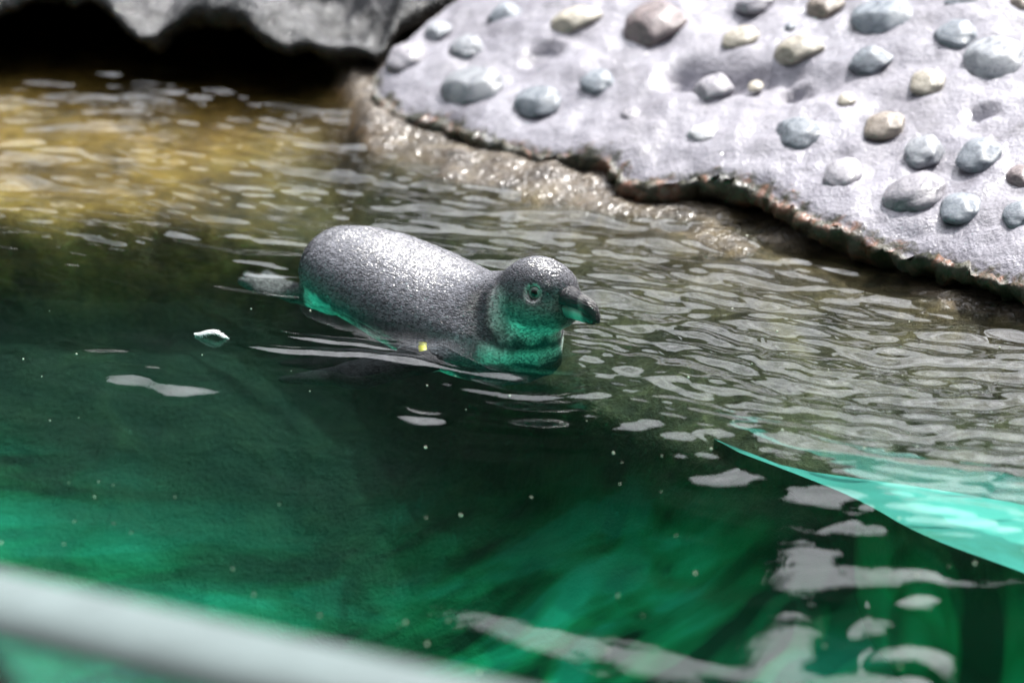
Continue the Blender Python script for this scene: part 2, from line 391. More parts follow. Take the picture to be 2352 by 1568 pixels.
ledge = [Vector((x, float(shelfY(x)) + .012, 0)) for x in np.linspace(at(1640, 1010, zl).x, low_[0].x, 14)] + low_
lo_ = prism('pool_ledge', ledge, -1.1, zl, M_turq, None, 0)
lo_.data.materials.append(M_bed)
for p_ in lo_.data.polygons: p_.material_index = 0 if p_.normal.z > .5 else 1
tag(lo_, 'bright turquoise painted ledge under the water', None, None, 'structure')

# ------------------------------------------------------------------ pebbled concrete bank
FR0, FRN = Vector((-.194, 4.745)), Vector((.732, .681))
def bank_z(x, y):
    s = (x - FR0.x) * FRN.x + (y - FR0.y) * FRN.y
    s = np.asarray(s, float)
    return .052 + .42 * np.clip(s, -.1, 1.4) + .10 * np.clip(s - 1.4, 0, 9)
SOCK = [(1248, 120, 54, 24), (1830, 205, 44, 26), (2255, 255, 38, 16)]
def on_bank(px, py):
    d = ray(px, py); t = 3.0
    for _ in range(400):
        p = CAM + d * t
        if p.z < float(bank_z(p.x, p.y)): break
        t += .01
    for _ in range(30):
        p = CAM + d * t; t += (p.z - float(bank_z(p.x, p.y))) * .6
    return CAM + d * t
edge_px = [(845, 188), (868, 212), (930, 250), (1000, 268), (1060, 292), (1110, 300), (1170, 325), (1230, 343), (1290, 352), (1345, 350), (1400, 362),
           (1438, 400), (1500, 414), (1570, 408), (1640, 400), (1720, 415), (1800, 455), (1880, 492), (1940, 520), (2000, 545), (2100, 570),
           (2200, 592), (2352, 640)]
def build_bank():
    root = empty('pebbled_bank', (.35, 4.3, 0))
    inv = Vector(root.location)
    ed = [on_bank(*p) for p in edge_px]
    left = [on_bank(870, 160), on_bank(905, 118), on_bank(965, 60), on_bank(1040, 0)]
    tail = [left[-1] + Vector((.58, .81, 0)).normalized() * k for k in (2.6, 1.4, .6, .25)]
    last = ed[-1]; dirr = Vector((.70, -.70, 0)).normalized()
    pts = tail + left[::-1] + ed + [last + dirr * k for k in (.15, .4, .9, 1.6, 2.4)]
    pts = [Vector((p.x, p.y)) for p in pts]
    # resample
    P = [pts[0]]
    for a, b in zip(pts, pts[1:]):
        mid = (a + b) / 2; near = abs(mid.x - .25) < .75 and 3.3 < mid.y < 5.2
        n = max(1, int((b - a).length / (.0065 if near else .05)))
        P += [a + (b - a) * (i / n) for i in range(1, n + 1)]
    # smooth a touch
    for _ in range(6): P = [P[0]] + [(P[i - 1] + P[i] * 2 + P[i + 1]) / 4 for i in range(1, len(P) - 1)] + [P[-1]]
    P = np.array([[p.x, p.y] for p in P])
    g = np.array([.85, .53]); g /= np.linalg.norm(g)
    along = np.arange(len(P)) * 1.0
    rag = np.array([noise.fractal((p[0] * 16, p[1] * 16, 3.1), .8, 2, 5) + 1.2 * noise.noise((p[0] * 6, p[1] * 6, 1.7)) for p in P]) * .009
    svals = np.concatenate([np.arange(0, 1.05, .0075), 1.05 + np.cumsum(.0075 * 1.09 ** np.arange(1, 47))]); svals = svals[svals < 3.8]
    prof = [(.22, -.075, 1), (.10, -.060, 1), (.045, -.048, 1), (.020, -.042, 1), (.006, -.034, 1), (-.004, -.025, 1), (-.006, -.015, .9), (-.003, -.007, .7)]
    rows = []; edge = []
    for k, (s, dz, e) in enumerate(prof):
        q = P + (s + rag[:, None] * (1.0 if k > 2 else .4)) * g
        jit = np.array([noise.fractal((a[0] * 30, a[1] * 30, dz * 60), .7, 2, 4) for a in q])
        z = bank_z(P[:, 0], P[:, 1]) + dz + jit * .008
        q = q + (jit * .009)[:, None] * g
        rows.append(np.column_stack([q, z])); edge.append(np.full(len(P), e))
    socks = [(on_bank(a, b), c / 1900, d_ / 1900) for a, b, c, d_ in SOCK]
    for s in svals:
        q = P + (s + rag[:, None] * math.exp(-s * 12)) * g
        z = bank_z(q[:, 0], q[:, 1]); z = z - .010 * math.exp(-s / .012)
        if s < 1.1:
            nz = np.array([noise.fractal((a[0] * 9, a[1] * 9, 0.3), .75, 2, 6) for a in q])
            z = z + nz * .009
            # a rough broken ridge in the middle of the slab
            c = on_ridge
            dr = np.abs((q[:, 0] - c[0].x) * c[1].y - (q[:, 1] - c[0].y) * c[1].x)
            al = (q[:, 0] - c[0].x) * c[1].x + (q[:, 1] - c[0].y) * c[1].y
            z = z - .018 * np.exp(-(dr / .03) ** 2) * sstep(-.02, .03, al) * sstep(.34, .2, al) * (1 + nz * 2)
        else:
            z = z + np.array([noise.fractal((a[0] * 3, a[1] * 3, 0.3), .8, 2, 5) for a in q]) * .05
        for c, a_, b_ in socks:
            rr = np.hypot((q[:, 0] - c.x) / a_, (q[:, 1] - c.y) / (b_ * 2.0)); z = z - .014 * sstep(1.05, .8, rr)
        rows.append(np.column_stack([q, z])); edge.append(np.full(len(P), max(0, .60 - s / .085)))
    V = np.stack(rows, 1); E_ = np.stack(edge, 1)
    V = V - np.array(inv)
    nu, nv = V.shape[:2]
    o = mesh_obj('slab', V.reshape(-1, 3), grid_faces(nu, nv), M_slab, root)
    at_ = o.data.attributes.new('edge', 'FLOAT', 'POINT'); at_.data.foreach_set('value', E_.reshape(-1).astype(np.float32))
    tag(root, 'pale lilac grey sloping concrete bank studded with smooth pebbles', 'rock bank')
    return root
_a, _b = on_bank(1530, 165), on_bank(1800, 180)
on_ridge = (_a, (Vector((_b.x - _a.x, _b.y - _a.y, 0))).normalized())
bank = build_bank()

BLUE, PALE, CREAM, TAN, LILAC, MAUVE, WHITE = (.195, .22, .25), (.29, .307, .335), (.38, .35, .29), (.28, .24, .20), (.29, .28, .31), (.20, .165, .165), (.44, .45, .47)
PEB = [(1160, 33, 39, 25, 5, BLUE), (1006, 72, 30, 17, 12, PALE), (935, 134, 45, 26, 12, LILAC), (1075, 110, 38, 27, 25, PALE), (1322, 47, 58, 21, 4, CREAM),
       (1505, 57, 70, 48, 0, MAUVE), (1085, 202, 65, 31, -8, PALE), (1235, 236, 47, 31, 5, BLUE), (1375, 190, 39, 28, 22, BLUE), (1450, 268, 27, 22, 0, LILAC),
       (1700, 90, 41, 18, 8, CREAM), (1835, 115, 55, 24, -4, CREAM), (1735, 200, 17, 12, 10, CREAM), (1895, 14, 40, 26, 10, TAN), (2028, 42, 63, 32, 10, BLUE),
       (2200, 83, 47, 31, 24, BLUE), (1998, 138, 46, 36, 8, BLUE), (2285, 137, 63, 38, -12, PALE), (2132, 192, 40, 29, 12, CREAM), (1615, 308, 30, 27, 60, WHITE),
       (1832, 312, 51, 34, 16, BLUE), (2033, 292, 47, 25, 14, TAN), (2127, 350, 47, 35, -10, PALE), (2252, 360, 50, 33, -5, BLUE), (1936, 401, 42, 27, -4, LILAC),
       (2107, 443, 69, 35, 22, LILAC), (2208, 481, 46, 32, 14, BLUE), (2346, 405, 32, 32, 10, MAUVE), (2345, 495, 40, 28, -8, BLUE), (2220, 3, 48, 18, 0, BLUE),
       (1945, 230, 20, 14, 8, CREAM), (1738, 6, 42, 20, 4, LILAC), (2350, 5, 30, 20, 0, TAN), (1640, 205, 48, 24, -15, LILAC), (1815, 62, 13, 10, 0, BLUE),
       (1460, -70, 50, 26, 5, BLUE), (1250, -50, 40, 22, 5, PALE), (1650, -60, 44, 24, 10, CREAM), (1980, -80, 50, 30, 0, PALE), (2160, -60, 40, 26, 8, TAN),
       (2420, 120, 50, 30, 5, BLUE), (2450, 260, 44, 28, 15, CREAM), (2460, 560, 50, 30, 0, PALE), (2420, 330, 40, 24, 9, LILAC), (2580, 420, 50, 34, -6, BLUE)]
def pebble_mesh(seed, kind):
    bm = bmesh.new(); bmesh.ops.create_icosphere(bm, subdivisions=4, radius=1)
    rnd = random.Random(seed); ox = Vector((rnd.uniform(0, 50), rnd.uniform(0, 50), rnd.uniform(0, 50)))
    cuts = []
    for _ in range(kind):
        n = Vector((rnd.gauss(0, 1), rnd.gauss(0, 1), abs(rnd.gauss(0, .7)) + .1)).normalized(); cuts.append((n, rnd.uniform(.62, .86)))
    for v in bm.verts:
        c = v.co.copy()
        k = 1 + .22 * noise.noise(c * .9 + ox) + .07 * noise.noise(c * 2.3 + ox)
        c *= k
        for n, d_ in cuts:
            e = c.dot(n) - d_
            if e > 0: c -= n * e * .8
        v.co = c
    me = bpy.data.meshes.new('pebble'); bm.to_mesh(me); bm.free()
    me.polygons.foreach_set('use_smooth', np.ones(len(me.polygons), dtype=bool)); me.materials.append(M_peb)
    return me
PM = [pebble_mesh(i, k) for i, k in enumerate((0, 0, 2, 3, 2, 4, 3, 5))]
def bank_normal(p):
    e = .01; zx = (float(bank_z(p.x + e, p.y)) - float(bank_z(p.x - e, p.y))) / 2 / e; zy = (float(bank_z(p.x, p.y + e)) - float(bank_z(p.x, p.y - e))) / 2 / e
    return Vector((-zx, -zy, 1)).normalized()
rnd = random.Random(5)
for i, (px, py, a, b, ang, c) in enumerate(PEB):
    p = on_bank(px, py); n = bank_normal(p)
    dist = (p - CAM).length; sx = a / FPX * dist; 
    fs = abs(ray(px, py).dot(n)); sy = b / FPX * dist / max(fs, .35); sy = min(sy, sx * 1.15)
    right = Vector((1, 0, 0)); right = (right - n * right.dot(n)).normalized(); fwd = n.cross(right)
    Mx = Matrix((right, fwd, n)).transposed()
    kind = rnd.choice((0, 1, 4, 2)) if c in (CREAM, LILAC, WHITE, MAUVE) else rnd.choice((2, 3, 5, 6, 7, 1, 3, 6))
    o = bpy.data.objects.new('pebble', PM[kind]); link(o, bank)
    h = min(sx, sy) * .50
    o.matrix_world = Matrix.Translation(p + n * h * .12) @ (Mx @ Matrix.Rotation(R(ang), 3, 'Z') ).to_4x4() @ Matrix.Diagonal((sx * 1.12, sy * 1.10, h, 1))
    o.matrix_parent_inverse = Matrix.Identity(4)
    mw = Matrix.Translation(-Vector(bank.location)) @ o.matrix_world; o.matrix_basis = mw
    j = rnd.uniform(.88, 1.12); o.color = (c[0] * j, c[1] * j, c[2] * j, 1)

# ------------------------------------------------------------------ dark boulder with a hollow beneath it
def boulder(name, loc, size, seed, m, label, under=0.0, amp=.22):
    bm = bmesh.new(); bmesh.ops.create_icosphere(bm, subdivisions=6, radius=1); ox = Vector((seed * 3.7, seed * 1.9, seed))
    for v in bm.verts:
        c = v.co.copy(); k = 1 + amp * noise.fractal(c * 1.1 + ox, .8, 2, 3) + .06 * noise.fractal(c * 4 + ox, .7, 2, 4)
        c = Vector((c.x * k * size[0], c.y * k * size[1], c.z * k * size[2]))
        if under and c.z < 0: c.z *= .45
        v.co = c
    o = bm_obj(name, bm, m); o.location = loc
    tag(o, label, 'boulder')
    return o
def build_overhang():
    lip = [at(*p, .065) for p in [(-900, 10), (-500, 20), (-260, 45), (-100, 52), (60, 52), (170, 44), (280, 44), (345, 52), (430, 66), (500, 80), (614, 94), (767, 98), (960, 85), (1150, 30)]]
    P = []
    for a, b in zip(lip, lip[1:]):
        n = max(1, int((b - a).length / .012)); P += [a + (b - a) * (i / n) for i in range(n)]
    P.append(lip[-1])
    for _ in range(10): P = [P[0]] + [(P[i - 1] + P[i] * 2 + P[i + 1]) / 4 for i in range(1, len(P) - 1)] + [P[-1]]
    prof = [(1.2, -.05), (.7, -.03), (.4, -.01), (.2, .0), (.1, .003), (.05, .0), (.02, .0), (.005, .006), (-.004, .014), (-.004, .024), (.004, .034), (.018, .042)]
    s_ = .03; sv = []
    while s_ < 3.4: sv.append(s_); s_ += max(.014, (s_ - .5) * .08)
    prof += [(q, .046 + .20 * min(q, .5) + .04 * max(0, q - .5)) for q in sv]
    V = []
    for p in P:
        row = []
        for k, (q, dz) in enumerate(prof):
            x, y = p.x + q * .12, p.y + q
            big = noise.fractal((x * 6.0, y * 6.0, 9.1), .8, 2, 4); sm = noise.fractal((x * 15, y * 15, 2.0), .8, 2, 4)
            top = k > 9; amp = min(1, .35 + q * 6) if top else .3
            row.append((x, y + (big * .035 + sm * .012) * (1 if q < .1 else .3) - .0, .065 + dz + (big * .12 + sm * .022) * amp))
        V.append(row)
    V = np.array(V); c = Vector((-.6, 5.0, 0)); V -= np.array(c)
    o = mesh_obj('overhanging_rock', V.reshape(-1, 3), grid_faces(V.shape[0], V.shape[1]), M_boulder)
    o.location = c
    tag(o, 'lumpy grey rock ledge overhanging a black hollow beside the golden shallows', 'rock')
build_overhang()

# ------------------------------------------------------------------ dark cliff behind the pool (seen mirrored in the water)
def build_cliff():
    th = np.linspace(-2.15, 2.15, 420); vs_ = np.linspace(0, 1, 40)
    V = np.zeros((len(th), len(vs_), 3))
    for i, a in enumerate(th):
        x0, y0 = 12.5 * math.sin(a), 3.4 + 12.6 * math.cos(a) 
        lft = float(sstep(.05, -.25, a)); side = float(sstep(.55, .95, a))
        top = 7.4 + .5 * noise.fractal((a * 14, 2.2, 0), .9, 2, 5) + .5 * lft + 1.2 * side - 1.5 * math.exp(-((x0 - 1.5) / .22) ** 2)
        for j, v in enumerate(vs_):
            z = -1.2 + v * (top + 1.2); n = noise.fractal((x0 * .4, z * .4, y0 * .4), .85, 2, 5); k = 1 + .06 * n + .08 * v
            V[i, j] = (x0 * k, 3.4 + (y0 - 3.4) * k, z)
    out = V[:, -1:, :].copy(); out[..., 0] *= 1.15; out[..., 1] = 3.4 + (out[..., 1] - 3.4) * 1.15; low = out.copy(); low[..., 0] *= 1.1; low[..., 1] = 3.4 + (low[..., 1] - 3.4) * 1.1; low[..., 2] = -1.28
    V = np.concatenate([V, out, low], 1)
    o = mesh_obj('rock_cliff', V.reshape(-1, 3), grid_faces(V.shape[0], V.shape[1])[:, ::-1], M_cliff)
    tag(o, 'dark rock cliff curving round behind the pool banks, mirrored in the water', 'cliff')
build_cliff()

# ------------------------------------------------------------------ viewing side: ground, deck, acrylic panel
def sheet(name, x0, x1, y0, y1, z, m, label):
    o = mesh_obj(name, [(x0, y0, z), (x1, y0, z), (x1, y1, z), (x0, y1, z)], [[0, 1, 2, 3]], m, None, False)
    tag(o, label, None, None, 'structure'); return o
sheet('ground', -400, 400, -400, 400, -1.3, M_ground, 'bare brown earth around the enclosure')
def panel_point(x, off): 
    n = Vector((SH, -1)).normalized() * -1        # towards the pool: (+.46,+.89)
    n = Vector((-SH, 1)).normalized()
    return Vector((x, float(panelY(x)))) - n * off
dk = [panel_point(-4, .06), panel_point(4, .06), Vector((4, -8)), Vector((-8, -8)), Vector((-8, 4))]
tag(prism('viewing_deck', [(p.x, p.y) for p in dk][::-1], -1.29, -.25, M_deck), 'grey concrete visitor deck in front of the pool', None, None, 'structure')
def build_panel():
    c = panel_point(-.2, 0); root = empty('pool_barrier', (c.x, c.y, -.25)); o0 = Vector(root.location)
    def quadbox(name, x0, x1, d0, d1, z0, z1, m, bev):
        pl = [panel_point(x0, d1), panel_point(x1, d1), panel_point(x1, d0), panel_point(x0, d0)]
        o = prism(name, [(p.x - o0.x, p.y - o0.y) for p in pl], z0 - o0.z, z1 - o0.z, m, root, bev)
        return o
    quadbox('acrylic_panel', -4, 4, .006, .036, -1.15, .452, M_acr, 0)
    r = quadbox('top_rail', -4, 4, -.022, .062, .454, .461, M_rail, .003)
    r.data.polygons.foreach_set('use_smooth', np.ones(len(r.data.polygons), dtype=bool))
    tag(root, 'pale grey rail capping a clear aqua acrylic panel along the pool edge', 'barrier')
build_panel()

def build_sky_blocker():  # unseen shelter, added to cut sky fill from behind the camera
    root = empty('added_sky_blocker', (0, -.4, -.25)); o0 = Vector(root.location)
    md = mat_plain('dark_timber', (.05, .04, .032), .7)
    def bx(name, x0, x1, y0, y1, z0, z1):
        return prism(name, [(x - o0.x, y - o0.y) for x, y in ((x0, y0), (x1, y0), (x1, y1), (x0, y1))], z0 - o0.z, z1 - o0.z, md, root)
    bx('back_wall', -5, 3.6, -2.1, -2.0, -.25, 2.6); bx('roof', -5.2, 3.8, -2.3, 1.9, 2.603, 2.72)
    for x in (-4.8, 3.4): bx('post', x, x + .1, -1.0, -.9, -.25, 2.6)
    tag(root, 'dark timber shelter with a flat roof, added out of view to block sky light', 'shelter')
build_sky_blocker()

# ------------------------------------------------------------------ penguin
def surface_nets(F, org, h):
    """naive surface nets; F < 0 inside"""
    S = F < 0; nx, ny, nz = F.shape
    acc = np.zeros((nx - 1, ny - 1, nz - 1, 3)); cnt = np.zeros((nx - 1, ny - 1, nz - 1))
    cor = [(i, j, k) for i in (0, 1) for j in (0, 1) for k in (0, 1)]
    def sub(A, c): return A[c[0]:nx - 1 + c[0], c[1]:ny - 1 + c[1], c[2]:nz - 1 + c[2]]
    for a in cor:
        for ax in range(3):
            if a[ax]: continue
            b = list(a); b[ax] = 1
            fa, fb = sub(F, a), sub(F, b); m = (fa < 0) != (fb < 0)
            t = np.where(m, fa / np.where(m, fa - fb, 1), 0)
            for q in range(3):
                acc[..., q] += np.where(m, a[q] + (t if q == ax else 0), 0)
            cnt += m
    act = cnt > 0; idx = -np.ones(act.shape, dtype=np.int64); idx[act] = np.arange(act.sum())
    ii = np.argwhere(act); V = (ii + acc[act] / cnt[act][:, None]) * h + np.array(org)
    Q = []
    for ax in range(3):
        o1, o2 = [(1, 2), (2, 0), (0, 1)][ax]
        sl0 = [slice(None)] * 3; sl1 = [slice(None)] * 3; sl0[ax] = slice(0, -1); sl1[ax] = slice(1, None)
        A, B = S[tuple(sl0)], S[tuple(sl1)]; e = np.argwhere(A != B)
        e = e[(e[:, o1] > 0) & (e[:, o2] > 0) & (e[:, o1] < F.shape[o1] - 1) & (e[:, o2] < F.shape[o2] - 1)]
        flip = A[tuple(e.T)]
        def cell(d1, d2):
            c = e.copy(); c[:, o1] += d1; c[:, o2] += d2; return idx[tuple(c.T)]
        q = np.stack([cell(-1, -1), cell(0, -1), cell(0, 0), cell(-1, 0)], -1)
        q[~flip] = q[~flip][:, ::-1]; Q.append(q)
    return V, np.concatenate(Q)
def smin(a, b, k):
    h = np.clip(.5 + .5 * (b - a) / k, 0, 1); return b * (1 - h) + a * h - k * h * (1 - h)
def ell(P, c, r, Rm=None):
    q = P - np.array(c)
    if Rm is not None: q = q @ Rm
    r = np.array(r); k0 = np.linalg.norm(q / r, axis=-1); k1 = np.linalg.norm(q / r ** 2, axis=-1)
    return k0 * (k0 - 1) / np.maximum(k1, 1e-6)
def rcone(P, a, b, ra, rb):
    a, b = np.array(a), np.array(b); ab = b - a
    t = np.clip(((P - a) @ ab) / (ab @ ab), 0, 1)
    return np.linalg.norm(P - a - t[..., None] * ab, axis=-1) - (ra + (rb - ra) * t)
def rotm(yaw, pitch, roll=0.0):
    return np.array(Matrix.Rotation(yaw, 3, 'Z') @ Matrix.Rotation(pitch, 3, 'Y') @ Matrix.Rotation(roll, 3, 'X'))

PEN_LOC = Vector((-.105, 3.915, 0)); PEN_YAW = R(-43)
HEAD = np.array([.190, .002, .052]); HR = rotm(R(-7), R(-5))          # head frame: x along the bill, y left, z up
def hw(v): return tuple(HEAD + HR @ np.array(v))
def penguin_sdf(P):
    x, y, z = P[..., 0], P[..., 1], P[..., 2]
    px = np.array([-.186, -.180, -.165, -.13, -.08, -.01, .05, .10, .14, .175, .20])
    w_ = np.interp(x, px, [.010, .045, .062, .077, .088, .094, .093, .084, .070, .048, .02])
    h_ = np.interp(x, px, [.012, .034, .046, .057, .066, .071, .073, .070, .062, .044, .02])
    c_ = np.interp(x, px, [.014, .014, .012, .007, .000, -.011, -.021, -.028, -.033, -.035, -.035])
    h_ = np.where(z < c_, h_ * .60 + .012 * sstep(-.05, -.15, x), h_)
    rr = np.sqrt((y / w_) ** 2 + ((z - c_) / h_) ** 2 + 1e-9)
    d = (rr - 1) * np.minimum(w_, h_) * .9
    d = np.maximum(d, np.maximum(-.192 - x, x - .205))
    # chest, neck, head
    d = smin(d, ell(P, (.115, 0, -.012), (.080, .074, .036)), .03)
    d = smin(d, rcone(P, (.142, 0, -.006), HEAD + np.array([-.012, 0, -.012]), .044, .038), .035)
    d = smin(d, rcone(P, (.09, 0, .005), HEAD + np.array([-.02, 0, -.01]), .045, .034), .03)
    d = smin(d, ell(P, hw((-.004, 0, .002)), (.050, .0415, .043), HR), .012)
    d = smin(d, ell(P, hw((.020, 0, -.012)), (.036, .033, .027), HR), .012)      # muzzle and chin
    d = smin(d, ell(P, hw((.022, 0, .012)), (.030, .029, .024), HR), .010)       # brow
    for s in (-1, 1):
        d = smin(d, ell(P, hw((.004, s * .026, -.010)), (.032, .018, .026), HR), .01)  # cheek
        # shallow hollow round the eye
        e = np.linalg.norm(P - np.array(hw((.024, s * .0340, .012))), axis=-1) - .0085
        d = -smin(-d, e, .006)
    # flippers, held out and back under the water
    for s in (-1, 1):
        a = np.array([.115, s * .070, -.022]); b = np.array([.030, s * .150, -.050]); c = np.array([-.07, s * .175, -.075])
        f1 = rcone(P * np.array([1, 1, 2.0]), a * [1, 1, 2.0], b * [1, 1, 2.0], .026, .030)
        f2 = rcone(P * np.array([1, 1, 2.6]), b * [1, 1, 2.6], c * [1, 1, 2.6], .029, .010)
        d = smin(d, smin(f1, f2, .012) * .6, .012)
    # tail and trailing feet
    tl = rcone(P * np.array([1, 1, 2.2]), np.array([-.16, 0, .012 * 2.2]), np.array([-.205, 0, .004 * 2.2]), .030, .014) * .6
    d = smin(d, tl, .012)
    for s in (-1, 1):
        d = smin(d, rcone(P, (-.12, s * .050, -.018), (-.180, s * .060, -.018), .016, .011), .010)
        for dy, ln in ((-.013, .052), (0.0, .062), (.014, .050)):
            d = smin(d, rcone(P, (-.178, s * .060, -.018), (-.188 - ln * 1.1, s * .066 + dy * 1.5, -.012), .0085, .0045), .008)
    for s in (-1, 1):
        d = smin(d, ell(P, (-.212, s * .066, -.017), (.040, .024, .0055)), .010)
    return d

def mat_plumage():
    m, t, p = mat('wet_plumage')
    ca = N(t, 'ShaderNodeAttribute', attribute_name='plumage'); uv = N(t, 'ShaderNodeAttribute', attribute_name='flow')
    mp = N(t, 'ShaderNodeMapping', inp={'Scale': (300, 520, 520)}); L(t, uv.outputs['Vector'], mp.inputs[0])
    wn = noise_tex(t, .35, 3, .6, 0, mp.outputs[0])
    wv = N(t, 'ShaderNodeVectorMath', operation='MULTIPLY_ADD'); L(t, wn.outputs['Color'], wv.inputs[0]); wv.inputs[1].default_value = (.9, .9, .9); L(t, mp.outputs[0], wv.inputs[2])
    vo = N(t, 'ShaderNodeTexVoronoi', feature='F1', inp={'Scale': 1.0, 'Randomness': .85}); L(t, wv.outputs[0], vo.inputs['Vector'])
    vv = N(t, 'ShaderNodeSeparateColor'); L(t, vo.outputs['Color'], vv.inputs[0])
    var = ramp(t, vv.outputs[0], [(0, (.38, .38, .38)), (1, (1.75, 1.75, 1.75))]).outputs[0]
    big = noise_tex(t, .06, 4, .6, .4, mp.outputs[0])
    c = mixc(t, 1.0, ca.outputs['Color'], var, 'MULTIPLY')
    c = mixc(t, .5, c, ramp(t, big.outputs[0], [(.3, (.6, .6, .62)), (.7, (1.3, 1.3, 1.3))]).outputs[0], 'MULTIPLY')
    L(t, c, p.inputs['Base Color'])
    L(t, ramp(t, vv.outputs[1], [(0, (.10, .10, .10)), (1, (.30, .30, .30))]).outputs[0], p.inputs['Roughness'])
    L(t, math_n(t, 'MULTIPLY', ca.outputs['Alpha'], .36), p.inputs['Specular IOR Level'])
    df = N(t, 'ShaderNodeVectorMath', operation='SUBTRACT'); L(t, wv.outputs[0], df.inputs[0]); L(t, vo.outputs['Position'], df.inputs[1])
    dx = N(t, 'ShaderNodeSeparateXYZ'); L(t, df.outputs[0], dx.inputs[0])
    tilt = math_n(t, 'MULTIPLY', dx.outputs[0], math_n(t, 'MULTIPLY_ADD', vv.outputs[2], -1.3, -.35))
    hgt = math_n(t, 'ADD', math_n(t, 'MULTIPLY', vo.outputs['Distance'], -.45), tilt)
    L(t, bump(t, hgt, .85, .0014), p.inputs['Normal'])
    return m

def loft(name, secs, nseg, m, parent, cap=True):
    """secs: list of (centre, right vector, up vector, half width, half up, half down, power)"""
    V, F = [], []
    for (c, rv, uvv, a, b1, b2, pw) in secs:
        for k in range(nseg):
            th = 2 * math.pi * k / nseg; cs, sn = math.cos(th), math.sin(th)
            X = a * math.copysign(abs(cs) ** pw, cs); Y = (b1 if sn > 0 else b2) * math.copysign(abs(sn) ** pw, sn)
            V.append(Vector(c) + Vector(rv) * X + Vector(uvv) * Y)
    n = len(secs)
    for i in range(n - 1):
        for k in range(nseg):
            k2 = (k + 1) % nseg; F.append([i * nseg + k, i * nseg + k2, (i + 1) * nseg + k2, (i + 1) * nseg + k])
    F.append(list(range(nseg))[::-1]); F.append([(n - 1) * nseg + k for k in range(nseg)])
    return mesh_obj(name, V, F, m, parent)

